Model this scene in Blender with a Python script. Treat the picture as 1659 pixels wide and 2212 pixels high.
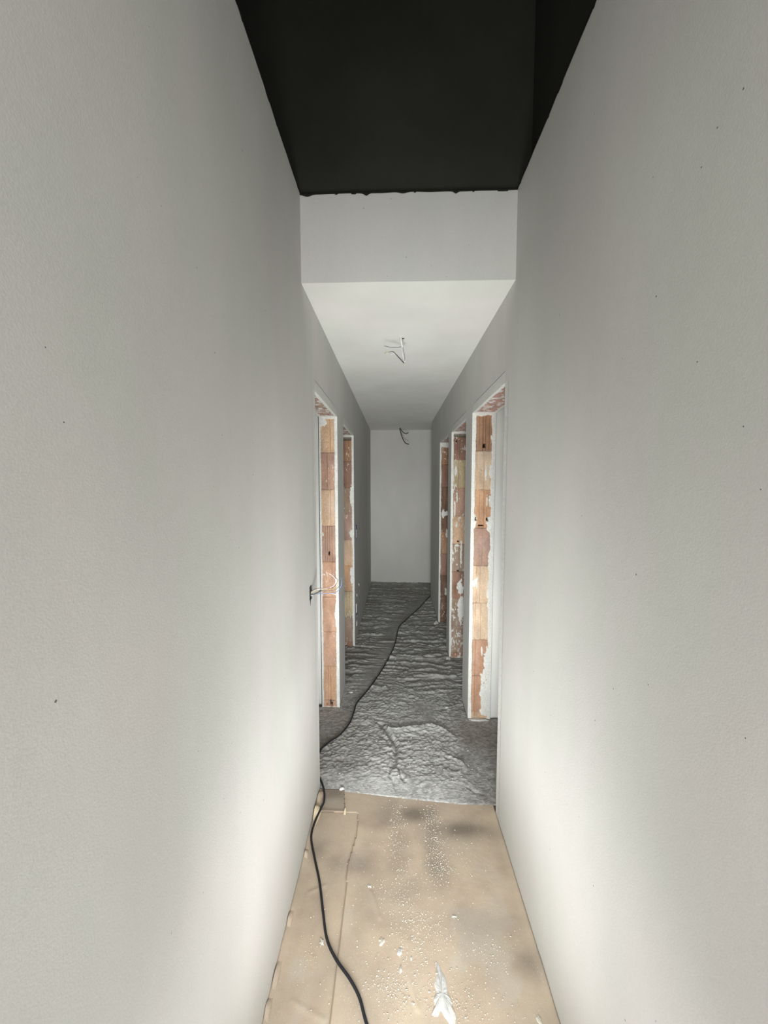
import bpy, math, random
import numpy as np
from mathutils import Vector, Matrix

for o in list(bpy.data.objects): bpy.data.objects.remove(o)
S = bpy.context.scene
COL = S.collection
random.seed(7)
rng = np.random.RandomState(11)

# ------------------------------------------------------------------ camera
CAM_H, F_PX = 1.722, 831.717
yaw, pitch, roll = math.radians(1.718), math.radians(-4.214), math.radians(-0.033)
fw = Vector((-math.sin(yaw)*math.cos(pitch), math.cos(yaw)*math.cos(pitch), math.sin(pitch)))
rt = Vector((math.cos(yaw), math.sin(yaw), 0)); up = rt.cross(fw)
rt2 = rt*math.cos(roll)+up*math.sin(roll); up2 = -rt*math.sin(roll)+up*math.cos(roll)
cd = bpy.data.cameras.new('camera'); cam = bpy.data.objects.new('camera', cd); COL.objects.link(cam)
cam.matrix_world = Matrix(((rt2.x, up2.x, -fw.x, 0), (rt2.y, up2.y, -fw.y, 0), (rt2.z, up2.z, -fw.z, CAM_H), (0, 0, 0, 1)))
cd.sensor_fit = 'VERTICAL'; cd.sensor_height = 36; cd.lens = 36*F_PX/2212; cd.clip_start = 0.02
S.camera = cam

# ------------------------------------------------------------------ light
S.view_settings.view_transform = 'Standard'; S.view_settings.look = 'None'
S.view_settings.gamma = 1; S.view_settings.use_curve_mapping = False
S.view_settings.exposure = 0.0
w = bpy.data.worlds.new('world'); S.world = w; w.use_nodes = True
w.node_tree.nodes['Background'].inputs[0].default_value = (0.8, 0.9, 1.0, 1)
w.node_tree.nodes['Background'].inputs[1].default_value = 0.05
def area(name, loc, aim, sx, sy, power, col, spread=180):
    l = bpy.data.lights.new(name, 'AREA'); l.shape = 'RECTANGLE'; l.size = sx; l.size_y = sy
    l.energy = power; l.color = col; l.spread = math.radians(spread)
    o = bpy.data.objects.new(name, l); COL.objects.link(o); o.location = loc
    o.rotation_euler = (Vector(aim)-Vector(loc)).to_track_quat('-Z', 'Y').to_euler()
    return o
# one inferred floodlight below the frame, split into several unseen area lights: one washes the walls, two reach up to the ceiling,
# the others point down the corridor
WARM = (.985, 1.0, 1.0)
area('floodlight_wall_wash', (.05, .60, .30), (.05, 1.8, .5), .30, .30, 3.3, WARM, 110)
area('floodlight_wide', (.05, .75, .30), (.05, 1.6, .9), .70, .40, .9, WARM, 140)
area('floodlight_spill', (.05, .30, .30), (.05, 1.0, 1.3), .50, .50, 3.7, WARM)
area('fill_floor_wash', (.05, .20, .90), (.05, 1.6, .2), .40, .40, 2.5, WARM, 90)  # added fill at waist height, no lamp stands here
area('floodlight_up', (.05, .60, .25), (.05, 2.6, 2.6), .40, .40, 3.4, WARM, 80)
area('floodlight_up_narrow', (.05, .20, .25), (.05, 2.9, 2.6), .40, .40, 3.0, WARM, 50)
area('floodlight_low', (.05, .50, .50), (.05, 5.0, .9), .30, .30, 6.0, WARM, 60)
area('fill_far_end', (.05, -1.1, 1.3), (.05, 6.0, 1.4), .50, .50, 3.2, (1.0, .995, .97), 40)  # added unseen fill behind the camera, brightens the far end
# added day fill: unseen panel at the open corridor end behind the photographer
area('daylight_fill', (.05, -1.1, 2.0), (.05, 3.0, 1.2), .90, 1.60, 24, (1.0, .99, .965))

# ------------------------------------------------------------------ noise
def vnoise(x, y, seed=0):
    x = np.asarray(x, float)+seed*17.31; y = np.asarray(y, float)+seed*9.77
    xi = np.floor(x).astype(np.int64); yi = np.floor(y).astype(np.int64)
    fx = x-xi; fy = y-yi
    fx = fx*fx*(3-2*fx); fy = fy*fy*(3-2*fy)
    def h(a, b):
        n = (a*374761393+b*668265263+seed*1442695041) & 0xffffffff
        n = ((n ^ (n >> 13))*1274126177) & 0xffffffff
        n = n ^ (n >> 16)
        return (n & 0xffff)/65535.0
    return (h(xi, yi)*(1-fx)+h(xi+1, yi)*fx)*(1-fy)+(h(xi, yi+1)*(1-fx)+h(xi+1, yi+1)*fx)*fy
def fbm(x, y, seed=0, oct=4):
    s = 0; a = .5; t = 0
    for i in range(oct):
        s = s+a*vnoise(x*2**i, y*2**i, seed+i*3); t += a; a *= .5
    return s/t
def sm(a, b, v):
    t = np.clip((v-a)/(b-a), 0, 1); return t*t*(3-2*t)
def polydist(X, Y, pts):
    d = np.full(X.shape, 9.0)
    for (ax, ay), (bx, by) in zip(pts[:-1], pts[1:]):
        vx, vy = bx-ax, by-ay; L = vx*vx+vy*vy
        t = np.clip(((X-ax)*vx+(Y-ay)*vy)/L, 0, 1)
        d = np.minimum(d, np.hypot(X-ax-t*vx, Y-ay-t*vy))
    return d

# ------------------------------------------------------------------ materials
def s2l(c): return tuple(((v/255)/12.92 if v/255 <= .04045 else ((v/255+.055)/1.055)**2.4) for v in c)
class NT:
    def __init__(s, name, rough=.9, spec=.25):
        s.m = bpy.data.materials.new(name); s.m.use_nodes = True; s.t = s.m.node_tree
        s.b = s.t.nodes['Principled BSDF']; s.b.inputs['Roughness'].default_value = rough
        s.b.inputs['Specular IOR Level'].default_value = spec
        s.tc = s.t.nodes.new('ShaderNodeTexCoord')
    def n(s, k, **kw):
        x = s.t.nodes.new(k)
        for a, v in kw.items(): setattr(x, a, v)
        return x
    def l(s, a, b): s.t.links.new(a, b)
    def map(s, scale, src='Object'):
        m = s.n('ShaderNodeMapping'); m.inputs['Scale'].default_value = scale; s.l(s.tc.outputs[src], m.inputs[0]); return m.outputs[0]
    def noise(s, scale, detail=4, vec=None, rough=.55):
        n = s.n('ShaderNodeTexNoise'); n.inputs['Scale'].default_value = scale; n.inputs['Detail'].default_value = detail
        n.inputs['Roughness'].default_value = rough
        s.l(vec if vec else s.tc.outputs['Object'], n.inputs['Vector']); return n.outputs['Fac']
    def ramp(s, fac, stops):
        r = s.n('ShaderNodeValToRGB'); e = r.color_ramp.elements
        while len(e) < len(stops): e.new(.5)
        for k, (p, c) in enumerate(stops): e[k].position = p; e[k].color = (*c, 1)
        s.l(fac, r.inputs[0]); return r.outputs[0]
    def mix(s, fac, a, b, mode='MIX'):
        m = s.n('ShaderNodeMix', data_type='RGBA', blend_type=mode)
        for i, v in ((0, fac), (6, a), (7, b)):
            if isinstance(v, (int, float)): m.inputs[i].default_value = v
            elif isinstance(v, tuple): m.inputs[i].default_value = (*v, 1)
            else: s.l(v, m.inputs[i])
        return m.outputs[2]
    def bump(s, h, strength, dist, prev=None):
        b = s.n('ShaderNodeBump'); b.inputs['Strength'].default_value = strength; b.inputs['Distance'].default_value = dist
        s.l(h, b.inputs['Height'])
        if prev: s.l(prev, b.inputs['Normal'])
        return b.outputs[0]
    def out(s, col=None, nrm=None):
        if col is not None:
            if isinstance(col, tuple): s.b.inputs['Base Color'].default_value = (*col, 1)
            else: s.l(col, s.b.inputs['Base Color'])
        if nrm: s.l(nrm, s.b.inputs['Normal'])
        return s.m

def plaster_mat(name, base, specks=True, streak=1.0):
    t = NT(name, .92, .2)
    big = t.noise(2.6, 5, t.map((1, 1, .45)))
    b2 = tuple(v*.915 for v in base)
    c = t.ramp(big, [(.32, b2), (.68, base)])
    # trowel drags: faint vertical veils, a little greener or pinker than the coat around them
    v = t.noise(9, 4, t.map((1, 1, .12)))
    c = t.mix(t.ramp(v, [(.42, (0, 0, 0)), (.75, (.35*streak,)*3)]), c, (base[0]*.9, base[1]*.915, base[2]*.9))
    hue = t.noise(1.7, 3, t.map((1, 1.3, .8)))
    c = t.mix(.6, c, t.ramp(hue, [(.40, (.965, 1.0, .955)), (.62, (1.0, .972, .965))]), 'MULTIPLY')
    gr = t.noise(240, 2)
    c = t.mix(.5, c, t.ramp(gr, [(.3, (.93,)*3), (.7, (1.04,)*3)]), 'MULTIPLY')
    if specks:
        vo = t.n('ShaderNodeTexVoronoi'); vo.inputs['Scale'].default_value = 26; t.l(t.tc.outputs['Object'], vo.inputs['Vector'])
        cl = t.noise(3.1, 2)
        k = t.n('ShaderNodeMath', operation='MULTIPLY'); t.l(cl, k.inputs[0]); k.inputs[1].default_value = .085
        less = t.n('ShaderNodeMath', operation='LESS_THAN'); t.l(vo.outputs['Distance'], less.inputs[0]); t.l(k.outputs[0], less.inputs[1])
        wn = t.n('ShaderNodeTexWhiteNoise'); t.l(vo.outputs['Position'], wn.inputs['Vector'])
        g = t.n('ShaderNodeMath', operation='GREATER_THAN'); t.l(wn.outputs['Value'], g.inputs[0]); g.inputs[1].default_value = .72
        mm = t.n('ShaderNodeMath', operation='MULTIPLY'); t.l(less.outputs[0], mm.inputs[0]); t.l(g.outputs[0], mm.inputs[1])
        c = t.mix(mm.outputs[0], c, (.19, .18, .16))
    n = t.bump(t.noise(320, 3), .25, .0012)
    n = t.bump(t.noise(14, 4), .10, .004, n)
    return t.out(c, n)
M_wall = plaster_mat('grey_smooth_plaster', (.68, .672, .655))
M_ceil = plaster_mat('white_ceiling_plaster', (.88, .88, .845), False, .5)
M_black = None
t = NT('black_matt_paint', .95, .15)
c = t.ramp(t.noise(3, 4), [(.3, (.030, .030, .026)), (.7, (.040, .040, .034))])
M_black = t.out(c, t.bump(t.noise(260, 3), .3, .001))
t = NT('concrete_screed', .95); M_screed = t.out(t.ramp(t.noise(9, 5), [(.3, (.14, .14, .13)), (.7, (.24, .235, .22))]))

# vertex-coloured masonry (own brick and plaster tones, plus shade painted into grooves and holes)
t = NT('hollow_clay_brick_and_plaster', .95, .15)
at = t.n('ShaderNodeAttribute', attribute_name='Col')
sand = t.ramp(t.noise(90, 4), [(.3, (.86,)*3), (.7, (1.08,)*3)])
M_brick = t.out(t.mix(1.0, at.outputs['Color'], sand, 'MULTIPLY'), t.bump(t.noise(260, 3), .4, .0015))

# grey protective fleece with dust
t = NT('grey_protective_fleece', .9, .3)
at = t.n('ShaderNodeAttribute', attribute_name='Col')
vec = t.map((1, 1.9, 1))
f1 = t.noise(75, 5, vec, .65)
f2 = t.noise(300, 3)
sep = t.n('ShaderNodeSeparateColor'); t.l(at.outputs['Color'], sep.inputs[0])
add = t.n('ShaderNodeMath', operation='MULTIPLY_ADD'); t.l(f1, add.inputs[0]); add.inputs[1].default_value = .9; add.inputs[2].default_value = -.45
a2 = t.n('ShaderNodeMath', operation='MULTIPLY_ADD'); t.l(f2, a2.inputs[0]); a2.inputs[1].default_value = .35; a2.inputs[2].default_value = -.17
s1 = t.n('ShaderNodeMath', operation='ADD'); t.l(add.outputs[0], s1.inputs[0]); t.l(a2.outputs[0], s1.inputs[1])
s2 = t.n('ShaderNodeMath', operation='MULTIPLY'); t.l(s1.outputs[0], s2.inputs[0])
k3 = t.n('ShaderNodeMath', operation='MULTIPLY_ADD'); t.l(sep.outputs[0], k3.inputs[0]); k3.inputs[1].default_value = 1.1; k3.inputs[2].default_value = .22
t.l(k3.outputs[0], s2.inputs[1])
s3 = t.n('ShaderNodeMath', operation='ADD'); t.l(s2.outputs[0], s3.inputs[0]); t.l(sep.outputs[0], s3.inputs[1])
c = t.ramp(s3.outputs[0], [(0, (.17, .165, .15)), (.35, (.29, .285, .265)), (.7, (.47, .47, .455)), (1.0, (.66, .66, .64))])
brown = t.mix(sep.outputs[1], c, (.27, .225, .175))
nn = t.bump(f1, .55, .008); nn = t.bump(f2, .35, .002, nn)
M_fleece = t.out(brown, nn)

# brown floor-protection paper
t = NT('brown_protection_paper', .72, .35)
at = t.n('ShaderNodeAttribute', attribute_name='Col')
sep = t.n('ShaderNodeSeparateColor'); t.l(at.outputs['Color'], sep.inputs[0])
c = t.ramp(t.noise(7, 5), [(.25, (.53, .43, .325)), (.5, (.62, .50, .385)), (.75, (.66, .555, .405))])
c = t.mix(t.ramp(t.noise(3.2, 3, t.map((1, 1, 1))), [(.4, (0, 0, 0)), (.65, (.5,)*3)]), c, (.55, .485, .385))
c = t.mix(sep.outputs[0], c, (.225, .19, .155))
c = t.mix(sep.outputs[1], c, (.62, .60, .54))
g = t.noise(330, 2); c = t.mix(.6, c, t.ramp(g, [(.35, (.88,)*3), (.7, (1.06,)*3)]), 'MULTIPLY')
# thin white plaster mist in speckles
sp = t.ramp(t.noise(150, 3), [(.60, (0, 0, 0)), (.68, (.55,)*3)])
spm = t.mix(1.0, sp, t.ramp(t.noise(11, 3), [(.42, (0, 0, 0)), (.62, (1, 1, 1))]), 'MULTIPLY')
c = t.mix(spm, c, (.66, .63, .56))
M_kraft = t.out(c, t.bump(t.noise(22, 4), .25, .006, t.bump(t.noise(400, 2), .2, .0006)))
t = NT('clean_tan_cardboard', .8); M_card = t.out(t.ramp(t.noise(40, 3), [(.3, (.60, .50, .33)), (.7, (.72, .62, .44))]))
t = NT('white_gypsum_plaster', .9)
M_gyp = t.out(t.ramp(t.noise(60, 4), [(.3, (.66, .66, .63)), (.7, (.82, .82, .79))]), t.bump(t.noise(120, 4), .4, .003))
t = NT('cream_plaster_crumb', .9); M_crumb = t.out(t.ramp(t.noise(70, 2), [(.3, (.60, .56, .46)), (.7, (.84, .82, .74))]))
def simple(name, col, rough=.5, metal=0, var=.12):
    t = NT(name, rough, .4); t.b.inputs['Metallic'].default_value = metal
    return t.out(t.ramp(t.noise(60, 3), [(.3, tuple(v*(1-var) for v in col)), (.7, tuple(min(1, v*(1+var)) for v in col))]))
M_rubber = simple('black_rubber_cable', (.018, .019, .024), .42)
M_greycab = simple('grey_cable_sheath', (.10, .10, .10), .5)
M_box = simple('dark_box_and_recess_shade', (.035, .037, .04), .8)  # near-black also stands in for shade inside open recesses
M_blue = simple('blue_wire', (.14, .22, .40), .4); M_yel = simple('yellow_green_wire', (.42, .40, .16), .4)
M_brwire = simple('brown_wire', (.16, .08, .05), .4); M_whwire = simple('white_wire', (.66, .66, .69), .4)
M_copper = simple('bare_copper', (.85, .48, .33), .3, .6)
M_slate = simple('slate_blue_box', (.10, .11, .17), .6)

# ------------------------------------------------------------------ mesh helpers
def add_obj(name, me, mat, parent=None):
    o = bpy.data.objects.new(name, me); COL.objects.link(o)
    if mat: me.materials.append(mat)
    if parent: o.parent = parent
    return o
def tag(o, label=None, cat=None, group=None, kind=None):
    if label: o['label'] = label
    if cat: o['category'] = cat
    if group: o['group'] = group
    if kind: o['kind'] = kind
    return o
def boxes(name, bl, mat, parent=None, kind=None):
    V = []; Fc = []
    for (x0, x1, y0, y1, z0, z1) in bl:
        b = len(V)
        V += [(x0, y0, z0), (x1, y0, z0), (x1, y1, z0), (x0, y1, z0), (x0, y0, z1), (x1, y0, z1), (x1, y1, z1), (x0, y1, z1)]
        Fc += [tuple(b+i for i in f) for f in ((0, 3, 2, 1), (4, 5, 6, 7), (0, 1, 5, 4), (1, 2, 6, 5), (2, 3, 7, 6), (3, 0, 4, 7))]
    me = bpy.data.meshes.new(name); me.from_pydata(V, [], Fc); me.update()
    return tag(add_obj(name, me, mat, parent), kind=kind)
def grid_mesh(name, P, mat, parent=None, col=None, keep=None, smooth=True, flip=False, flat_rim=False):
    nr, nc = P.shape[:2]
    idx = np.arange(nr*nc).reshape(nr, nc)
    q = np.stack([idx[:-1, :-1], idx[:-1, 1:], idx[1:, 1:], idx[1:, :-1]], -1).reshape(-1, 4)
    if keep is not None: q = q[keep.reshape(-1)]
    if flip: q = q[:, ::-1]
    used = np.unique(q); rm = np.full(nr*nc, -1); rm[used] = np.arange(len(used)); q = rm[q]
    V = P.reshape(-1, 3)[used]
    me = bpy.data.meshes.new(name)
    me.vertices.add(len(V)); me.vertices.foreach_set('co', V.astype(np.float32).ravel())
    me.loops.add(len(q)*4); me.loops.foreach_set('vertex_index', q.astype(np.int32).ravel())
    me.polygons.add(len(q)); me.polygons.foreach_set('loop_start', np.arange(len(q), dtype=np.int32)*4)
    me.update(calc_edges=True); me.validate()
    if smooth:
        us = np.ones((nr-1, nc-1), bool)
        if flat_rim: us[:, 0] = us[:, -1] = False
        us = us.reshape(-1) if keep is None else us.reshape(-1)[keep.reshape(-1)]
        me.polygons.foreach_set('use_smooth', us)
    if col is not None:
        a = me.color_attributes.new('Col', 'FLOAT_COLOR', 'POINT')
        c4 = np.ones((len(V), 4), np.float32); c4[:, :3] = col.reshape(-1, 3)[used]
        a.data.foreach_set('color', c4.ravel())
    return add_obj(name, me, mat, parent)
def catmull(pts, n=10):
    P = [np.array(p, float) for p in pts]; P = [2*P[0]-P[1]]+P+[2*P[-1]-P[-2]]; out = []
    for i in range(1, len(P)-2):
        for k in range(n):
            s = k/n; a, b, c, d = P[i-1:i+3]
            out.append(.5*((2*b)+(-a+c)*s+(2*a-5*b+4*c-d)*s*s+(-a+3*b-3*c+d)*s**3))
    out.append(P[-2]); return out
def tube(name, pts, r, mat, parent=None, seg=10, n=8, rfun=None):
    C = catmull(pts, n); V = []; Fc = []; N = len(C)
    up0 = np.array((0.13, .21, 1.0))
    for i, p in enumerate(C):
        tdir = C[min(i+1, N-1)]-C[max(i-1, 0)]; tdir = tdir/(np.linalg.norm(tdir)+1e-9)
        a = np.cross(tdir, up0)
        if np.linalg.norm(a) < .1: a = np.cross(tdir, (1, 0, 0))
        a = a/np.linalg.norm(a); b = np.cross(tdir, a)
        rr = r if rfun is None else rfun(i/(N-1))
        for k in range(seg):
            th = 2*math.pi*k/seg; V.append(tuple(p+rr*(math.cos(th)*a+math.sin(th)*b)))
    for i in range(N-1):
        for k in range(seg):
            Fc.append((i*seg+k, i*seg+(k+1) % seg, (i+1)*seg+(k+1) % seg, (i+1)*seg+k))
    Fc.append(tuple(range(seg))[::-1]); Fc.append(tuple((N-1)*seg+k for k in range(seg)))
    me = bpy.data.meshes.new(name); me.from_pydata(V, [], Fc); me.update()
    me.polygons.foreach_set('use_smooth', [True]*len(me.polygons))
    return add_obj(name, me, mat, parent)
def empty(name, loc=(0, 0, 0)):
    o = bpy.data.objects.new(name, None); COL.objects.link(o); o.location = loc; o.empty_display_size = .05; return o
def kid(o, root):
    """parent a mesh built in world space under an empty that is not at the origin"""
    o.parent = root; o.matrix_parent_inverse = Matrix.Translation(-root.location); return o

# ------------------------------------------------------------------ the setting
XL, XR, XLo, XRo = -.423, .527, -.558, .690
ZC, ZD, YD, YB, HEAD = 2.617, 2.996, 1.785, 6.55, 2.205
J = .055     # wall bodies stop this far behind the rough jamb faces
doorsL = [(2.040, 2.813), (3.130, 3.905)]
doorsR = [(1.913, 2.700), (2.937, 3.685), (3.888, 4.640)]
def wall_run(xa, xb, doors, yend, trunc):
    bl = []; y = -1.2
    for (a, b) in doors:
        bl.append((xa, xb, y, a-J, 0, ZC))
        bl.append((xa, xb, a-J, b+J, HEAD+J, ZC))
        bl.append((xa, xb, a-J, a-.0005, HEAD, HEAD+J)); bl.append((xa, xb, b+.0005, b+J, HEAD, HEAD+J))
        y = b+J
    bl.append((xa, xb, y, yend, 0, ZC))
    bl.append((xa, xb, -1.2, YD+.14, ZC, ZD))
    return bl
boxes('wall_left', wall_run(XLo, XL, doorsL, YB, 0), M_wall, kind='structure')
boxes('wall_right', wall_run(XR, XRo, doorsR, 5.66, 0), M_wall, kind='structure')
boxes('wall_back', [(XLo, 2.9, YB, YB+.12, 0, ZC)], M_wall, kind='structure')
boxes('floor', [(-2.7, 2.9, -1.2, YB+.12, -.12, 0)], M_screed, kind='structure')
boxes('ceiling', [(XL, XR, YD, YB, ZC, ZC+.14), (-2.7, XLo, -1.2, YB+.12, ZC, ZC+.14), (XRo, 2.9, -1.2, YB+.12, ZC, ZC+.14),
                  (XR, XRo, 5.66, YB, ZC, ZC+.14)], M_ceil, kind='structure')
# drop wall: its face is grey plaster, ends 0.38 m above the low ceiling
boxes('wall_drop', [(XL, XR, YD-.004, YD+.14, ZC+.0005, ZD)], M_wall, kind='structure')
# side rooms
boxes('wall_left_room', [(-2.7, -2.58, -1.2, YB, 0, ZC), (-2.58, -.574, 2.872, 2.97, 0, ZC), (-2.58, XLo, -1.2, -1.08, 0, ZC), (-2.58, XLo, YB, YB+.12, 0, ZC)], M_ceil, kind='structure')
boxes('wall_right_room', [(2.78, 2.9, -1.2, YB, 0, ZC), (XRo, 2.78, 2.725, 2.83, 0, ZC), (XRo, 2.78, -1.2, -1.08, 0, ZC)], M_ceil, kind='structure')
# black painted shaft above the plaster: back face flush with the drop wall, side faces set back
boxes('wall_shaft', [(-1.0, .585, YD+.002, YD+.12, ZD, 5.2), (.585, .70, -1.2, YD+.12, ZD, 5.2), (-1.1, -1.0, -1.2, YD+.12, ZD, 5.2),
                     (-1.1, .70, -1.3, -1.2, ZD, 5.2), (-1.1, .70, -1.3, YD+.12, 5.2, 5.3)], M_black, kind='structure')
# ragged cut-in line of the black paint on the plaster below it
def cutin(name, axis, a, b, fixed, nrm):
    n = int((b-a)/.004); s = np.linspace(a, b, n)
    low = .003+.004*vnoise(s*14, s*0, 3)+.004*(vnoise(s*55, s*0, 5) > .8)+.003*vnoise(s*3, s*0, 9)
    for c0, wd, dp in ((-.13, .012, .010), (.26, .010, .009), (-.39, .02, .008), (.03, .02, .006)):
        if axis == 'x': low = low+dp*np.exp(-((s-c0)/wd)**2)
    P = np.zeros((3, n, 3))
    for r, (off, zz) in enumerate(((.0015, None), (.0015, ZD+.0015), (-.012, ZD+.0015))):
        z = ZD-low if zz is None else np.full(n, zz)
        if axis == 'x': P[r] = np.stack([s, np.full(n, fixed+nrm*off), z], -1)
        else: P[r] = np.stack([np.full(n, fixed+nrm*off), s, z], -1)
    o = grid_mesh(name, P, M_black, smooth=False); return tag(o, kind='structure')
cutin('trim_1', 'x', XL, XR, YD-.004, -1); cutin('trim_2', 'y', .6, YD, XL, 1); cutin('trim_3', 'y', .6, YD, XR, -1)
# thin plaster lip along the foot of the back wall and bare brick lines at the foot of the side walls
boxes('trim_4', [(XL, 1.2, YB-.010, YB, 0.008, .030)], M_gyp, kind='structure')
M_foot = simple('reddish_plaster_foot', (.34, .24, .20), .9)
def foot(name, xa, xb, y0, y1):
    n = int((y1-y0)/.01); s = np.linspace(y0, y1, n); h = .014+.014*vnoise(s*9, s*0, 4)
    P = np.zeros((2, n, 3)); P[0] = np.stack([np.full(n, xb), s, np.zeros(n)], -1); P[1] = np.stack([np.full(n, xa), s, h], -1)
    return tag(grid_mesh(name, P, M_foot, smooth=False), kind='structure')
foot('baseboard_left', XL, XL+.004, 2.83, 3.12); foot('baseboard_left', XL, XL+.005, 3.92, 6.5)
foot('baseboard_right', XR, XR-.004, 2.72, 2.92); foot('baseboard_right', XR, XR-.004, 4.66, 5.65)

# ------------------------------------------------------------------ rough masonry door openings
PLA = np.array((.74, .745, .70)); TONE = {
 'tan': (.54, .385, .265), 'pale': (.60, .455, .325), 'salmon': (.50, .315, .220), 'pink': (.41, .275, .215), 'orange': (.53, .335, .215),
 'brown': (.36, .215, .135), 'yellow': (.46, .375, .245), 'dark': (.21, .13, .09), 'red': (.30, .18, .13), 'mud': (.34, .25, .185)}
def jamb(parent, name, side, y, facing, width, courses, patches=(), holes=(), eL=.022, eR=.014, seed=1, smear=.0, wav=.006, res=.0035, dark_top=False):
    """rough end face of the wall: courses bottom to top = (tone, [(groove_u, groove_w, groove_d)...]); u runs from the corridor side"""
    nu = int(width/res)+1; nz = int(HEAD/res)+1
    u = np.linspace(0, width, nu); z = np.linspace(0.0, HEAD, nz); U, Z = np.meshgrid(u, z)
    B0, BH = .068, .2685
    k = np.floor((Z-B0)/BH).astype(int)+1; k = np.clip(k, 0, len(courses)-1)
    wob = .006*(vnoise(U*30, Z*0+k, seed+7)-.5)
    d = np.full(U.shape, .007); C = np.zeros(U.shape+(3,))
    for i, (tn, gr) in enumerate(courses):
        mk = k == i; jit = 1+.10*(vnoise(np.array(i*3.7), np.array(0.5), seed)-.5)
        C[mk] = np.array(TONE[tn])*jit
        for (gu, gw, gd) in gr:
            g = np.exp(-((U-gu-.0015*(vnoise(Z*20, U*0, seed+i)-.5))/gw)**4)*mk
            d += g*gd; C *= (1-.22*g[..., None])  # groove shade painted into the brick colour
        # fine extrusion ribs
        d += mk*.0006*np.sin(U*2*math.pi/.0075+i)*(vnoise(np.array(i*1.3), np.array(2.2), seed) > .35)
    tone = fbm(U*22, Z*9, seed+20, 4)[..., None]; C *= (.66+.70*tone)
    C *= np.array((1, 1, 1))+(fbm(U*9, Z*5, seed+31, 3)[..., None]-.5)*np.array((.1, -.08, -.30))
    # bed joints
    zj = np.abs(((Z-B0+wob) % BH+BH/2) % BH-BH/2)
    jm = np.exp(-(zj/.0028)**4)*sm(.35, .6, fbm(U*40, Z*3+k, seed+3, 2)+.15); d += jm*.006; C *= (1-.35*jm[..., None])
    # small chips and dark pits
    pit = sm(.72, .80, fbm(U*60, Z*45, seed+50, 3)); d += pit*.003
    # plaster at both edges, ragged
    eLn = eL+wav*(fbm(Z*9, U*0, seed+1, 4)-.5)*2+.003*(vnoise(Z*90, U*0, seed+2)-.5)
    eRn = eR+wav*(fbm(Z*8, U*0, seed+4, 4)-.5)*2.4+.003*(vnoise(Z*110, U*0, seed+5)-.5)
    m = np.maximum(sm(-.0015, .0015, eLn-U), sm(-.0015, .0015, U-(width-eRn)))
    for (pu, pz, ru, rz) in patches:
        q = np.hypot((U-pu)/ru, (Z-pz)/rz)+.55*(fbm(U*70, Z*40, seed+60, 4)-.5)*2
        m = np.maximum(m, sm(1.06, .94, q))
    if smear > 0:
        sN = fbm(U*110, Z*38, seed+70, 4)+.25*(fbm(U*12, Z*6, seed+71, 2)-.5)*2
        m = np.maximum(m, .9*sm(.80-smear, .84-smear, sN))
    m = np.maximum(m, sm(.030, .018, Z+.012*vnoise(U*60, Z*0, seed+8))*.95)
    m = m*(1-sm(.0, 1, 0))
    topz = HEAD-.012-.012*vnoise(U*45, Z*0, seed+9)
    m = np.maximum(m, sm(topz-.003, topz+.003, Z))
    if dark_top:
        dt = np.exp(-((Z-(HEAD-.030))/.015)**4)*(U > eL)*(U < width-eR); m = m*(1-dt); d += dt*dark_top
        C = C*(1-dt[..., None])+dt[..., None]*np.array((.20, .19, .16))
    for (hu, hz, wu, wz) in holes:
        h = sm(1.12, .88, np.maximum(np.abs(U-hu)/wu, np.abs(Z-hz)/wz)+.2*(vnoise(U*150, Z*150, seed)-.5))
        m = m*(1-h); d = d+h*.042; C = C*(1-h[..., None])+h[..., None]*np.array((.030, .018, .013))  # near-black painted in for the shade deep inside the hollow brick
    d = d*(1-m)+m*(.0005+.0022*(fbm(U*50, Z*50, seed+80, 3)))
    pl = PLA*(.90+.16*fbm(U*30, Z*16, seed+90, 3)[..., None])
    C = C*(1-m[..., None])+pl*m[..., None]
    xs = XL-U if side == 'L' else XR+U
    ys = y-facing*d                              # facing -1: recess goes to +y
    P = np.stack([xs, ys, Z], -1)
    # returns at both sides and top into the wall body
    back = y-facing*(J+.002)
    def rim(col_): r = P[:, col_].copy(); r[:, 1] = back; return r[:, None]
    f0 = P[:, :1].copy(); f0[..., 1] = y-facing*.001
    f1 = P[:, -1:].copy(); f1[..., 1] = y-facing*.001
    P2 = np.concatenate([rim(0), f0, P[:, 1:-1], f1, rim(-1)], 1)
    C2 = np.concatenate([C[:, :1], C, C[:, -1:]], 1)
    # the rim lying in the wall plane has the wall's own plaster colour
    C2[:, 0] = (.68, .672, .655); C2[:, -1] = (.68, .672, .655)
    o = grid_mesh(name, P2, M_brick, parent, C2, flip=(side == 'L') ^ (facing > 0), flat_rim=True)
    return o
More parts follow.
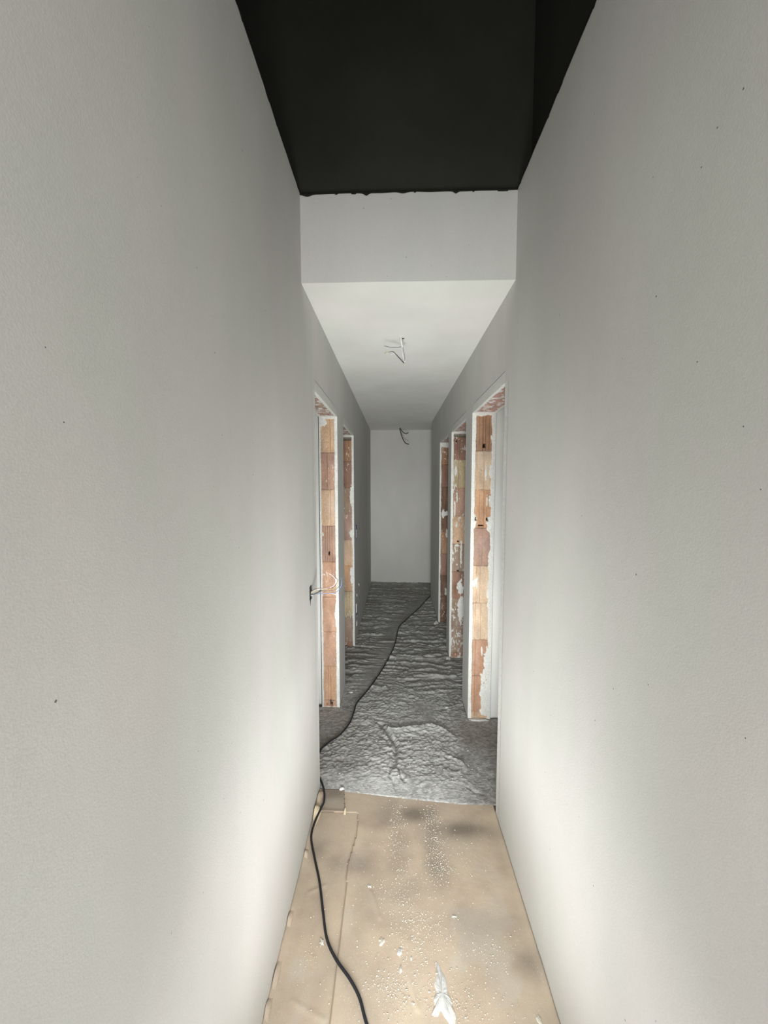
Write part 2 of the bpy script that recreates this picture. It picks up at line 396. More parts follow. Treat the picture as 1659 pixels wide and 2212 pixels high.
def lintel(parent, side, y0, y1, width, tone, seed):
    res = .006; nu = int(width/.004)+1; ny = int((y1-y0)/res)+1
    u = np.linspace(0, width, nu); v = np.linspace(y0, y1, ny); U, V = np.meshgrid(u, v)
    d = .004+.006*fbm(U*8, V*26, seed, 4)+.003*np.sin(V*2*math.pi/.055+3*vnoise(U*6, V*6, seed))
    C = np.array(TONE[tone])*(.75+.6*fbm(U*20, V*30, seed+1, 4)[..., None])*np.array((1.03, .98, 1.05))
    m = np.maximum(sm(-.002, .002, .020+.014*(fbm(V*14, U*0, seed+2, 4)-.3)-U), sm(-.002, .002, U-(width-.012-.010*fbm(V*14, U*0, seed+3, 3))))
    m = np.maximum(m, .85*sm(.60, .66, fbm(U*35, V*75, seed+4, 4)))
    m = np.maximum(m, sm(y0+.05, y0+.03, V+.02*vnoise(U*40, V*0, seed)))
    d = d*(1-m)+.001*m; C = C*(1-m[..., None])+PLA*m[..., None]
    xs = XL-U if side == 'L' else XR+U
    P = np.stack([xs, V, HEAD+d], -1)
    rim0 = P[:, :1].copy(); rim0[..., 2] = HEAD+J+.002; rim1 = P[:, -1:].copy(); rim1[..., 2] = HEAD+J+.002
    P = np.concatenate([rim0, P, rim1], 1); C = np.concatenate([C[:, :1], C, C[:, -1:]], 1)
    C[:, 0] = (.68, .672, .655); C[:, -1] = (.68, .672, .655)
    return grid_mesh('brick_lintel', P, M_brick, parent, C, flip=(side == 'L'), flat_rim=True)
G = lambda *a: [(g, .0022, .006) for g in a]
WL = XL-XLo; WR = XRo-XR
specs = {
 'door_1': ('L', doorsL[0], [('salmon', [(.068, .004, .012), (.088, .003, .004)]), ('orange', [(.070, .0025, .010), (.086, .002, .005)]), ('salmon', []), ('salmon', []), ('salmon', G(.052)),
            ('pink', [(.050, .0025, .010), (.067, .003, .008), (.083, .0022, .009), (.098, .002, .006)]), ('tan', G(.058)), ('pink', G(.080)), ('tan', [(.056, .0025, .009)])],
            dict(holes=[(.072, 1.203, .007, .013), (.066, .045, .010, .022), (.098, .035, .004, .008)], seed=3, eL=.024, eR=.013, wav=.0035, res=.003,
                 smear=.015, patches=[(.11, 2.17, .03, .03), (.085, 1.74, .004, .010), (.115, 1.35, .006, .02), (.02, .75, .012, .10)])),
 'door_2': ('L', doorsL[1], [('red', []), ('mud', []), ('yellow', G(.055, .085)), ('orange', []), ('tan', [(.045, .002, .006)]), ('pink', []), ('mud', G(.06)), ('red', G(.055)), ('brown', [(.055, .003, .009)])],
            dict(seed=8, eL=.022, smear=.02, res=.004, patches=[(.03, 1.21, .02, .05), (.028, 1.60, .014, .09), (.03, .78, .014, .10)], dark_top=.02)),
 'door_3': ('R', doorsR[0], [('tan', G(.05)), ('salmon', G(.048)), ('salmon', G(.05)), ('pale', G(.045, .085)), ('pale', [(.050, .002, .007), (.075, .0018, .005)]),
            ('pink', G(.085)), ('orange', [(.060, .0022, .006), (.092, .003, .007), (.112, .002, .005)]), ('pale', [(.040, .002, .008), (.088, .0022, .009)]), ('brown', [(.078, .004, .009), (.096, .003, .006), (.052, .002, .004), (.12, .002, .004)])],
            dict(holes=[(.086, 1.985, .008, .014), (.072, 1.428, .018, .005), (.034, 1.475, .006, .012), (.116, 1.470, .007, .012)], seed=14, eL=.026, eR=.026, wav=.007, res=.003,
                 patches=[(.145, 1.60, .026, .05), (.02, 1.455, .022, .055), (.140, 1.44, .030, .05), (.148, 1.15, .022, .12), (.150, .95, .026, .18), (.145, .42, .038, .12), (.135, .20, .046, .14), (.105, .32, .018, .05),
                          (.052, 1.02, .005, .045), (.112, 1.60, .006, .04), (.095, .52, .006, .035), (.12, .09, .035, .05), (.148, 2.03, .018, .03), (.10, 1.80, .007, .05), (.14, 1.80, .016, .05), (.035, 1.02, .016, .03)])),
 'door_4': ('R', doorsR[1], [('red', []), ('mud', G(.065, .09)), ('mud', G(.05)), ('red', []), ('mud', G(.09)), ('tan', []), ('pink', []), ('yellow', [(.072, .002, .008), (.09, .002, .005), (.045, .0018, .005)]), ('red', G(.06, .08))],
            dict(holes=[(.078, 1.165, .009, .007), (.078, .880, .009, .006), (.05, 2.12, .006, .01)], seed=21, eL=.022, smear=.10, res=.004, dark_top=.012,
                 patches=[(.067, 1.128, .026, .010), (.045, 1.85, .012, .05), (.06, 1.58, .006, .05), (.04, 1.50, .008, .08), (.10, .72, .03, .07), (.11, .50, .028, .13), (.06, 1.33, .006, .03), (.105, 1.05, .01, .12)])),
 'door_5': ('R', doorsR[2], [('dark', []), ('dark', []), ('dark', []), ('red', []), ('brown', G(.07)), ('dark', []), ('dark', G(.08)), ('red', []), ('brown', G(.07, .09))],
            dict(seed=33, eL=.022, smear=.03, res=.005, patches=[(.085, 1.36, .02, .03), (.05, 1.36, .02, .05), (.095, 1.12, .012, .05), (.09, .40, .014, .05), (.06, 2.18, .10, .03)])),
}
for nm, (side, (ya, yb), courses, kw) in specs.items():
    r = empty(nm, ((XL if side == 'L' else XR), yb, 0)); tag(r, kind='structure')
    wd = WL if side == 'L' else WR
    o = jamb(None, 'brick_jamb', side, yb, -1, wd, courses, **kw); kid(o, r)
    mix = [('salmon', G(.05)), ('pink', []), ('tan', G(.07)), ('salmon', []), ('brown', G(.06)), ('tan', []), ('pink', []), ('orange', G(.08)), ('mud', [])]
    kid(jamb(None, 'brick_jamb', side, ya, 1, wd, mix, seed=kw['seed']+40, res=.008, smear=.03), r)
    kid(lintel(None, side, ya, yb, wd, 'pink' if side == 'R' else 'mud', kw['seed']+5), r)
# lumps of plaster slumped at the feet of the right-hand jambs
def lump(name, c, sx, sy, sz, seed, mat=M_gyp, n=18, parent=None):
    th = np.linspace(0, 2*math.pi, n+1); ph = np.linspace(0, math.pi/2, 9); T, Ph = np.meshgrid(th, ph)
    cx, cy = np.cos(T), np.sin(T)
    r = 1+.45*(fbm(cx*2+5, cy*2+5, seed, 3)-.5)*2; hz = 1+.5*(fbm(cx*Ph*3+9, cy*Ph*3+9, seed+1, 3)-.5)*2
    P = np.stack([c[0]+sx*r*np.sin(Ph)*cx, c[1]+sy*r*np.sin(Ph)*cy, c[2]+sz*hz*np.cos(Ph)], -1)
    P[:, -1] = P[:, 0]
    return grid_mesh(name, P, mat, parent, flip=True)
def lump_thing(name, label, cat, group, *a, **k):
    return tag(lump(name, *a, **k), label, cat, group)

# ------------------------------------------------------------------ cable course (floor plan), used by the cable and the swept fleece
CAB = [(.72, 5.95), (.541, 5.755), (.322, 5.154), (.079, 4.563), (.033, 4.372), (-.009, 3.928), (-.103, 3.469), (-.208, 3.102), (-.294, 2.864),
       (-.306, 2.744), (-.324, 2.606), (-.372, 2.480), (-.437, 2.400), (-.475, 2.330), (-.478, 2.22), (-.449, 2.125), (-.410, 2.050), (-.388, 1.985), (-.381, 1.930),
       (-.386, 1.895), (-.405, 1.807), (-.405, 1.731), (-.367, 1.629), (-.325, 1.528), (-.288, 1.413), (-.256, 1.320), (-.213, 1.258),
       (-.156, 1.202), (-.118, 1.156), (-.093, 1.104), (-.05, 1.02), (.0, .93)]

# ------------------------------------------------------------------ fleece on the far floor
def edge_y(x): return np.interp(x, [-.9, -.30, -.06, .19, .36, .54, 1.0], [2.035, 2.027, 1.998, 1.972, 1.956, 1.955, 1.955])
rows = [1.93]
while rows[-1] < 6.54: rows.append(min(6.545, rows[-1]+.0045+.0022*(rows[-1]-1.93)))
xs_ = np.arange(-1.15, 1.25, .006)
X, Yg = np.meshgrid(xs_, np.array(rows))
def fold_pts(): return [(-.125, 2.67), (-.105, 2.63), (-.051, 2.572), (.0, 2.560), (.053, 2.570), (.12, 2.59), (.201, 2.606), (.26, 2.612), (.31, 2.585), (.404, 2.493)]
near = sm(3.6, 2.8, Yg)
fine = fbm(X*75, Yg*95, 43, 3)
wrp = .06*fbm(X*3, Yg*3, 40, 3)
lumpy = fbm(X*26+wrp*20, Yg*34, 41, 4)
ridge = 1-np.abs(2*fbm(X*3.0+4, Yg*19+wrp*40, 42, 3)-1)
ridge2 = 1-np.abs(2*fbm(X*6+4, Yg*24+wrp*60, 47, 3)-1)
Hh = near*(.012*(lumpy-.5)+.013*(fine-.5)+.003*(ridge-.8))+(1-near)*(.020*(ridge**3-.5)+.014*(ridge2**3-.5)+.010*(lumpy-.5)+.008*(fine-.5))
# smooth places: swept by the cable on its left, and the flat right-hand strip
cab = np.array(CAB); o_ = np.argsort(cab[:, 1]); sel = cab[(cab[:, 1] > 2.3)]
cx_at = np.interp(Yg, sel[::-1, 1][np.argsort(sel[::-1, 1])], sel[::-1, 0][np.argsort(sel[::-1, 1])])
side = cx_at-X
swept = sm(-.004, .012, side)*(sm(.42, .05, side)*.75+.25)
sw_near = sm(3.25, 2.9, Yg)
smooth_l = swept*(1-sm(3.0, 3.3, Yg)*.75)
flat_r = sm(.36, .46, X-.02*(lumpy-.5)*4)*sm(2.9, 2.55, Yg)*sm(2.0, 2.25, Yg)
dip = np.exp(-(((X-.22)/.10)**2+((Yg-2.80)/.13)**2)**1.5)
front_soft = sm(2.28, 2.02, Yg)
Hh *= (1-.8*smooth_l*sw_near)*(1-.85*swept*sm(.26, .10, side)*(1-sw_near))*(1-.75*flat_r)*(1-.8*dip)*(1-.55*front_soft)
dF = polydist(X, Yg, fold_pts()); fp = np.array(fold_pts()); sd = Yg-np.interp(X, fp[:, 0], fp[:, 1])-.006*(fbm(X*30, X*0, 48, 2)-.5)
inx = sm(-.10, -.05, X)*sm(.42, .36, X)
Hh += inx*np.where(sd < 0, .015*np.exp(sd/.030), .015*np.exp(-(sd/.004)**2)-.010*(1-np.exp(-(sd/.004)**2))*np.exp(-sd/.05))
dV = polydist(X, Yg, [(-.105, 2.62), (-.055, 2.53), (-.02, 2.46), (.005, 2.40), (.0, 2.25), (-.008, 2.20)])
Hh += -.013*np.exp(-(dV/.013)**2)+.004*np.exp(-((dV-.026)/.008)**2)
dW = np.minimum(polydist(X, Yg, [(-.03, 2.20), (-.035, 2.13), (-.01, 2.09), (.0, 2.03)]), polydist(X, Yg, [(.02, 2.20), (.03, 2.13), (.055, 2.09)]))
Hh += -.008*np.exp(-(dW/.006)**2)+.006*np.exp(-(((X-.01)/.02)**2+((Yg-2.155)/.018)**2))
dP = polydist(X, Yg, [(.29, 2.33), (.40, 2.26), (.43, 2.20)]); Hh += .007*np.exp(-(dP/.012)**2)-.006*np.exp(-(((X-.44)/.07)**2+((Yg-2.32)/.05)**2))
dQ = polydist(X, Yg, [(.41, 2.06), (.44, 2.03), (.49, 2.02)]); Hh -= .008*np.exp(-(dQ/.007)**2)
for ky, xa, xb, am in ((3.70, .10, .60, .012), (3.30, .15, .55, .010), (4.05, -.30, .50, .012), (5.02, .33, .527, .014), (4.22, -.42, -.12, .010), (5.75, -.4, .527, .012), (6.15, -.4, .527, .012), (3.05, .2, .55, .008), (3.50, -.42, -.2, .010), (3.62, -.42, -.16, .010)):
    dd = Yg-ky-.03*(vnoise(X*5, X*0, int(ky*100))-.5)-.03*X
    Hh += am*np.exp(-(dd/.016)**2)*sm(xa-.04, xa+.04, X)*sm(xb+.04, xb-.04, X)
Hh += .010*(fbm(X*2.2, Yg*1.6, 50, 2)-.5)
Zf = .020+np.clip(Hh, -.014, .045)
Zf = .0075+(Zf-.0075)*(sm(-.02, .14, Yg-edge_y(X)))
Zf = np.where(Yg < edge_y(X)+.002, .0050, Zf)
# dust and stain map; shade painted into creases, highlight onto the fold lip
dust_shade = .70+.18*(fbm(X*5, Yg*4, 60, 3)-.5)*2+.30*(lumpy-.5)
dust_shade = dust_shade*(.88+.12*sm(3.9, 2.4, Yg))
dust_shade += .14*np.exp(-((X-.05)/.30)**2)*sm(3.0, 2.2, Yg)
dust_shade -= smooth_l*sw_near*.26*sm(.25, .0, side)-.12*smooth_l*sw_near*sm(.02, .16, side)  # cable-swept strip, lightened away from the cable to offset blocked lamp light
dust_shade -= (1-sw_near)*swept*.13
dust_shade -= .08*flat_r+.13*dip
dust_shade -= .10*sm(.38, .50, X)*sm(3.6, 2.6, Yg)+.35*np.exp(-(dW/.006)**2)+.25*np.exp(-(dV/.012)**2)  # last two terms paint shade into the creases
dust_shade -= .22*np.exp(-(((X-.43)/.16)**2+((Yg-2.02)/.06)**2))
dust_shade += .25*np.exp(-(((X-.0)/.07)**2+((Yg-2.08)/.05)**2))+.30*np.exp(-(dF/.005)**2)*(X > .12)*(X < .3)  # last term paints the bright lip of the fold
dust_shade += (.35+near*.45)*(fine-.5)
brown = .45*np.exp(-(((X-.50)/.10)**2+((Yg-2.55)/.12)**2))+.35*sm(.06, .0, X-XL)*(Yg > 3)+.3*(fbm(X*4, Yg*3, 66, 3) > .62)*.6
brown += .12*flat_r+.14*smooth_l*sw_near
fc = np.stack([np.clip(dust_shade, .02, 1), np.clip(brown, 0, 1)*.8, np.zeros_like(dust_shade)], -1)
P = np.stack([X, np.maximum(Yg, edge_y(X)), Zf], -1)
xc = (X[:-1, :-1]+X[1:, 1:])/2; yc = (Yg[:-1, :-1]+Yg[1:, 1:])/2
inside = (xc > XL) & (xc < XR)
for (a, b) in doorsL: inside |= (xc <= XL) & (xc > -1.1) & (yc > a+.004) & (yc < b-.004)
for (a, b) in doorsR: inside |= (xc >= XR) & (xc < 1.2) & (yc > a+.004) & (yc < b-.004)
inside |= (xc >= XR) & (yc > 5.665)
inside &= yc > edge_y(xc)-.004
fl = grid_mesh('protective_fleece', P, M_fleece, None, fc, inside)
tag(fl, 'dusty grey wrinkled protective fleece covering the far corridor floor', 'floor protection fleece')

# ------------------------------------------------------------------ brown paper sheets on the near floor
def paper(name, label, poly_keep, x0, x1, y0, y1, z0, seed, stains, extra=None, res=.006):
    xs = np.arange(x0, x1+res*.5, res); ys = np.arange(y0, y1+res*.5, res); X, Y = np.meshgrid(xs, ys)
    h = z0+.0035*(fbm(X*4, Y*3, seed, 4))+.0012*fbm(X*20, Y*20, seed+1, 3)
    dk = np.zeros_like(X)
    for (sx, sy, rx, ry, a) in stains:
        dk = np.maximum(dk, a*np.exp(-(((X-sx)/rx)**2+((Y-sy)/ry)**2))*(.55+.9*fbm(X*9, Y*9, seed+3, 3)))
    dk += .20*sm(.50, .72, fbm(X*5, Y*4, seed+9, 4))
    lt = .5*sm(.60, .72, fbm(X*7, Y*7, seed+12, 4))*sm(1.9, 1.2, Y)*.6
    if extra: h, lt, dk = extra(X, Y, h, lt, dk)
    C = np.stack([np.clip(dk, 0, .9), np.clip(lt, 0, .9), dk*0], -1)
    keep = poly_keep((X[:-1, :-1]+X[1:, 1:])/2, (Y[:-1, :-1]+Y[1:, 1:])/2)
    P = np.stack([X, Y, h], -1)
    # turned-down rim gives the sheet an edge
    o = grid_mesh(name, P, M_kraft, None, C, keep)
    so = o.modifiers.new('thick', 'SOLIDIFY'); so.thickness = .0012; so.offset = -1
    return tag(o, label, 'protective paper', 'brown protective paper sheets on the near floor')
def seam(y): return np.interp(y, [.1, 1.10, 1.23, 1.46, 1.61, 1.73, 1.80, 1.9, 2.1], [-.215, -.203, -.209, -.206, -.212, -.192, -.185, -.20, -.20])
def ex_main(X, Y, h, lt, dk):
    h = (h-.0045)*sm(2.0, 1.86, Y)+.0045+.003*np.exp(-((X-seam(Y))/.03)**2)*sm(1.88, 1.8, Y)
    # crease arcs and scratches
    for pts, am in (([(.055, 1.33), (.05, 1.22), (.075, 1.14)], .25), ([(-.10, 1.50), (-.06, 1.40)], .15)):
        h = h+.003*np.exp(-(polydist(X, Y, pts)/.006)**2)
    h = h+.008*sm(.03, .0, XR-X)*fbm(Y*14, X*0, 77, 3)
    for (bx, by) in ((.50, 1.26), (.46, 1.22)): h = h+.007*np.exp(-(((X-bx)/.05)**2+((Y-by)/.05)**2))
    return h, lt, dk
stains = [(.11, 1.89, .10, .05, .75), (.34, 1.80, .16, .05, .95), (-.05, 1.86, .10, .07, .6), (-.22, 1.62, .10, .05, .55), (.19, 1.60, .05, .10, .55), (.02, 1.70, .05, .12, .35),
          (.18, 1.75, .04, .12, .45), (.30, 1.40, .2, .06, .22), (.48, 1.27, .05, .05, .45), (.0, 1.38, .12, .05, .25), (.10, 1.50, .1, .06, .2)]
paper('protective_paper', 'large brown protective paper sheet across the near floor, its far edge under the grey fleece',
      lambda x, y: ((x > seam(y)) | (y > 1.888)) & (x < XR-.002), -.32, XR, .1, 2.04, .0034, 5, stains, ex_main)
def ex_left(X, Y, h, lt, dk):
    for pts in ([(-.34, 1.149), (-.29, 1.13), (-.227, 1.108)], [(-.30, 1.52), (-.36, 1.49)]):
        d = polydist(X, Y, pts); h = h+.0022*np.exp(-(d/.007)**2)
    h = h+.014*sm(.035, .0, X-XL)*(fbm(Y*9, X*0, 78, 3)+.1)
    return h, lt, dk
paper('protective_paper', 'narrow brown protective paper strip along the foot of the left wall',
      lambda x, y: (x > XL+.002) & (x < seam(y)+.025), XL, -.15, .1, 2.03, .0012, 25, [(-.35, 1.68, .05, .06, .5), (-.27, 1.62, .06, .05, .5), (-.25, 1.20, .05, .1, .2)], ex_left)
def ex_patch(X, Y, h, lt, dk): return h+.003*sm(1.91, 1.885, Y), lt+.35*np.exp(-(((X+.34)/.06)**2+((Y-1.95)/.03)**2)), dk+.35
o = paper('protective_paper', 'small dusty greyish paper sheet beside the cable at the corner of the fleece',
      lambda x, y: (x > XL+.004) & (x < -.262-.16*(y-1.885)), XL, -.20, 1.885, 2.036, .0075, 35, [(-.3, 2.0, .1, .05, .3)], ex_patch, .005)

# curled torn paper scrap against the left wall
def scrap(name, label, pts_a, pts_b, mat, cat='paper scrap', group=None):
    A = catmull(pts_a, 6); B = catmull(pts_b, 6); P = np.zeros((len(A), 5, 3))
    for i in range(len(A)):
        for j in range(5): P[i, j] = A[i]*(1-j/4)+B[i]*(j/4)
    o = grid_mesh(name, P, mat); so = o.modifiers.new('thick', 'SOLIDIFY'); so.thickness = .0012
    return tag(o, label, cat, group)
scrap('paper_curl', 'pale tan torn paper curl standing against the left wall beside the cable',
      [(-.415, 1.775, .010), (-.417, 1.82, .016), (-.416, 1.855, .045), (-.412, 1.875, .052), (-.402, 1.895, .035), (-.396, 1.90, .012)],
      [(-.405, 1.785, .009), (-.392, 1.83, .010), (-.386, 1.86, .012), (-.384, 1.875, .012), (-.384, 1.89, .012), (-.386, 1.90, .011)], M_card)
scrap('paper_flap', 'dark folded paper flap tight to the left wall behind the pale curl',
      [(-.420, 1.90, .014), (-.420, 1.94, .030), (-.419, 1.98, .034), (-.419, 2.01, .020)], [(-.402, 1.90, .014), (-.392, 1.94, .013), (-.388, 1.98, .013), (-.388, 2.01, .014)], M_kraft)
o = scrap('paper_flap', 'small upturned pale paper tip where a short paper edge ends right of the cable',
      [(-.268, 1.872, .006), (-.266, 1.885, .018), (-.263, 1.897, .024)], [(-.256, 1.872, .006), (-.256, 1.885, .017), (-.258, 1.897, .022)], M_card)
tears = [((-.414, 1.655), .025, 'torn dark paper nick at the left wall level with the first cable bend'),
         ((-.415, 1.21), .05, 'ragged paper tear along the foot of the left wall, midway down'),
         ((-.416, 1.385), .035, 'torn pinkish paper edge low on the left wall beside the cable'),
         ((-.417, 1.125), .03, 'torn paper edge nearest the camera on the left wall')]
for (cx, cy), ln, lb in tears:
    scrap('paper_tear', lb, [(cx-.003, cy-ln, .006), (cx-.004, cy, .022), (cx-.003, cy+ln, .008)], [(cx+.012, cy-ln, .006), (cx+.012, cy, .010), (cx+.010, cy+ln, .007)], M_kraft, 'paper tear', 'torn paper edges along the left wall')

# ------------------------------------------------------------------ plaster bits on the paper
def puddle(name, label, outline, h, mat, z=.007, seed=5, group=None, cat='plaster splash'):
    C = [p for p in catmull([(x, y, 0) for x, y in outline+[outline[0]]], 8)][:-1]
    n = len(C); c = sum(C)/n; V = [(c[0], c[1], z+h)]; Fc = []; rings = [.35, .65, .86, 1.0]
    for r in rings:
        for i, p in enumerate(C):
            q = c+(p-c)*r*(1+.05*(random.random()-.5)); zz = z+h*(1-r**3)*(.6+.8*random.random())
            if r == 1.0: zz = z-.002
            V.append((q[0], q[1], zz))
    for i in range(n): Fc.append((0, 1+i, 1+(i+1) % n))
    for k in range(len(rings)-1):
        for i in range(n): a = 1+k*n; b = a+n; Fc.append((a+i, b+i, b+(i+1) % n, a+(i+1) % n))
    me = bpy.data.meshes.new(name); me.from_pydata(V, [], Fc); me.update()
    me.polygons.foreach_set('use_smooth', [True]*len(me.polygons))
    return tag(add_obj(name, me, mat), label, cat, group)
puddle('plaster_smear', 'long white plaster smear trodden onto the brown paper near the camera',
       [(.149, 1.272), (.158, 1.262), (.165, 1.245), (.176, 1.228), (.180, 1.205), (.182, 1.18), (.190, 1.162), (.188, 1.146), (.197, 1.130), (.192, 1.105), (.180, 1.095), (.172, 1.112), (.160, 1.125), (.150, 1.139), (.138, 1.124), (.120, 1.128), (.131, 1.146), (.129, 1.165), (.140, 1.185), (.135, 1.21), (.150, 1.235), (.151, 1.252), (.144, 1.265)], .005, M_gyp)
for (x, y, a, b, lb) in [(-.049, 1.323, .013, .018, 'pale plaster ring on the paper, left of the bright chip'), (.020, 1.293, .012, .018, 'bright white plaster chip on the paper above the smear'),
                         (.060, 1.275, .005, .008, 'tiny white plaster chip between the bright chip and the long smear'), (.021, 1.243, .006, .014, 'slim cream plaster chip left of the top of the long smear'),
                         (.062, 1.153, .005, .005, 'round white plaster crumb lone on the paper left of the smear'), (-.110, 1.52, .012, .006, 'small white plaster chip on the paper right of the cable, middle of the sheet'),
                         (.235, 1.415, .012, .004, 'thin white plaster sliver lying crosswise on the paper'), (-.275, 1.315, .010, .016, 'faint white plaster daub between left wall and cable'),
                         (.466, 1.21, .004, .022, 'thin pale plaster streak near the right wall'), (.465, 1.128, .010, .012, 'pale torn plaster chip by the right wall nearest the camera')]:
    ol = [(x+a*.85*math.cos(t_)*q, y+b*.85*math.sin(t_)*q) for t_ in np.linspace(0, 2*math.pi, 12)[:-1] for q in [.55+.8*random.random()]]
    puddle('plaster_chip', lb, ol, .0022, M_crumb if 'faint' in lb or 'pale' in lb else M_gyp, .0068, group='plaster chips on the brown paper', cat='plaster chip')
lump_thing('plaster_clump', 'white plaster clump at the foot of the nearest right-hand brick jamb', 'plaster clump', 'plaster clumps on the fleece', (.605, 2.685, .012), .085, .022, .012, 2)
lump_thing('plaster_clump', 'white plaster clump at the foot of the farthest right-hand jamb', 'plaster clump', 'plaster clumps on the fleece', (.500, 4.62, .012), .035, .06, .030, 4)
lump_thing('plaster_clump', 'white plaster clump at the foot of the middle right-hand jamb', 'plaster clump', 'plaster clumps on the fleece', (.520, 3.66, .012), .025, .040, .020, 6)
lump_thing('plaster_clump', 'small white plaster lump at the corner where fleece, grey sheet and brown paper meet', 'plaster clump', 'plaster clumps on the fleece', (-.300, 2.035, .010), .013, .010, .010, 8)
lump_thing('plaster_clump', 'white plaster lump on the fleece by the corner past the left near doorway', 'plaster clump', 'plaster clumps on the fleece', (-.36, 3.03, .010), .020, .018, .012, 9)
lump_thing('plaster_clump', 'white plaster crumbs heaped on the fleece in front of the nearest right jamb', 'plaster clump', 'plaster clumps on the fleece', (.395, 2.83, .012), .022, .016, .012, 10)
lump_thing('plaster_clump', 'white plaster lump alone on the fleece left of the cable', 'plaster clump', 'plaster clumps on the fleece', (-.10, 3.62, .014), .013, .018, .010, 12)

# crumbs: tiny uncountable debris
def crumbs(name, label, clusters, mat, smin, smax, zfun, seed):
    r = random.Random(seed); V = []; Fc = []
    for (cx, cy, sx, sy, n) in clusters:
        for _ in range(int(n*1.5)):
            x = r.gauss(cx, sx); y = r.gauss(cy, sy)
            if not (XL+.01 < x < XR-.01) or y < .6: continue
            s = smin+(smax-smin)*r.random()**3; z = zfun(x, y); a = r.random()*6.28; e = .5+r.random()
            b = len(V)
            for k in range(5):
                t_ = a+k*1.2566; q = s*(.7+.5*r.random())
                V.append((x+q*math.cos(t_)*e, y+q*math.sin(t_), z))
            V.append((x+s*.2*(r.random()-.5), y+s*.2*(r.random()-.5), z+s*.9))
            Fc += [(b+k, b+(k+1) % 5, b+5) for k in range(5)]
    me = bpy.data.meshes.new(name); me.from_pydata(V, [], Fc); me.update()
    o = add_obj(name, me, mat); tag(o, label, 'crumbs', kind='stuff')
    return o
crumbs('plaster_crumbs', 'cream plaster crumbs trodden into the brown paper', [
    (.015, 1.86, .025, .05, 150), (.0, 1.72, .03, .06, 160), (.04, 1.62, .03, .04, 60), (.185, 1.86, .025, .05, 170), (.19, 1.72, .025, .07, 220), (.20, 1.60, .035, .04, 240),
    (.05, 1.45, .06, .08, 260), (.30, 1.66, .06, .05, 70), (.12, 1.38, .06, .04, 240), (.06, 1.32, .05, .04, 120), (.00, 1.19, .05, .03, 300), (.34, 1.30, .05, .04, 130), (.12, 1.28, .05, .05, 110),
    (.22, 1.16, .08, .03, 220), (-.02, 1.51, .05, .03, 60), (.05, 1.4, .25, .25, 420), (.10, 1.22, .2, .08, 280), (-.31, 1.27, .02, .03, 30), (-.33, 1.5, .05, .2, 30)], M_crumb, .0007, .0027, lambda x, y: .0068, 3)
def zfl(x, y):
    i = min(len(rows)-1, int(np.searchsorted(rows, y))); j = int(np.clip((x+1.15)/.006, 0, len(xs_)-1)); return float(Zf[i, j])-.0005
crumbs('plaster_crumbs', 'whitish plaster crumbs scattered over the grey fleece', [(.05, 2.2, .25, .1, 220), (.05, 2.5, .25, .2, 220), (-.38, 2.35, .03, .15, 30), (.42, 2.3, .07, .2, 60),
    (.05, 3.2, .22, .4, 160), (.05, 4.6, .22, .7, 110), (-.35, 2.72, .03, .1, 40)], M_gyp, .001, .0045, zfl, 5)

# ------------------------------------------------------------------ black power cable
zc = [.030, .030, .030, .030, .030, .030, .028, .028, .030, .030, .028, .028, .028, .026, .024, .022, .020, .020, .022, .026, .018, .014, .013, .013, .014, .016, .018, .020, .018, .014, .013, .013]
R = .0052
cpts = [(x, y, max(z, zfl(x, y)+R*.6 if y > 2.03 else 0)) for (x, y), z in zip(CAB, zc)]
cab_o = tube('power_cable', cpts, R, M_rubber, seg=12, n=10)
tag(cab_o, 'long black power cable snaking along the corridor floor', 'cable')

# ------------------------------------------------------------------ open wiring box on the left wall
b = empty('wiring_box', (XL, 1.88, 1.18)); tag(b, 'open electrical box in the left wall with loose coloured wires sticking out', 'electrical box')
def ring(name, c, hy, hz, t_, dep, mat):
    y, z = c; x0, x1 = XL, XL+dep
    return boxes(name, [(x0, x1, y-hy-t_, y+hy+t_, z+hz, z+hz+t_), (x0, x1, y-hy-t_, y+hy+t_, z-hz-t_, z-hz), (x0, x1, y-hy-t_, y-hy, z-hz, z+hz), (x0, x1, y+hy, y+hy+t_, z-hz, z+hz)], mat)
kid(ring('box_rim', (1.868, 1.18), .016, .030, .003, .003, M_box), b)
kid(boxes('box_shade_plate', [(XL, XL+.0008, 1.853, 1.883, 1.151, 1.209)], M_box), b)  # flat plate painted dark as the shade of the open box
P = np.array([[[XL+.0015, 1.856, 1.150], [XL+.0015, 1.874, 1.154]], [[XL+.0015, 1.857, 1.135], [XL+.0015, 1.870, 1.142]], [[XL+.0015, 1.857, 1.118], [XL+.0015, 1.860, 1.118]]])
kid(grid_mesh('notch_shade_patch', P, M_box, smooth=False), b)  # flat dark patch for the shade of a notch without depth
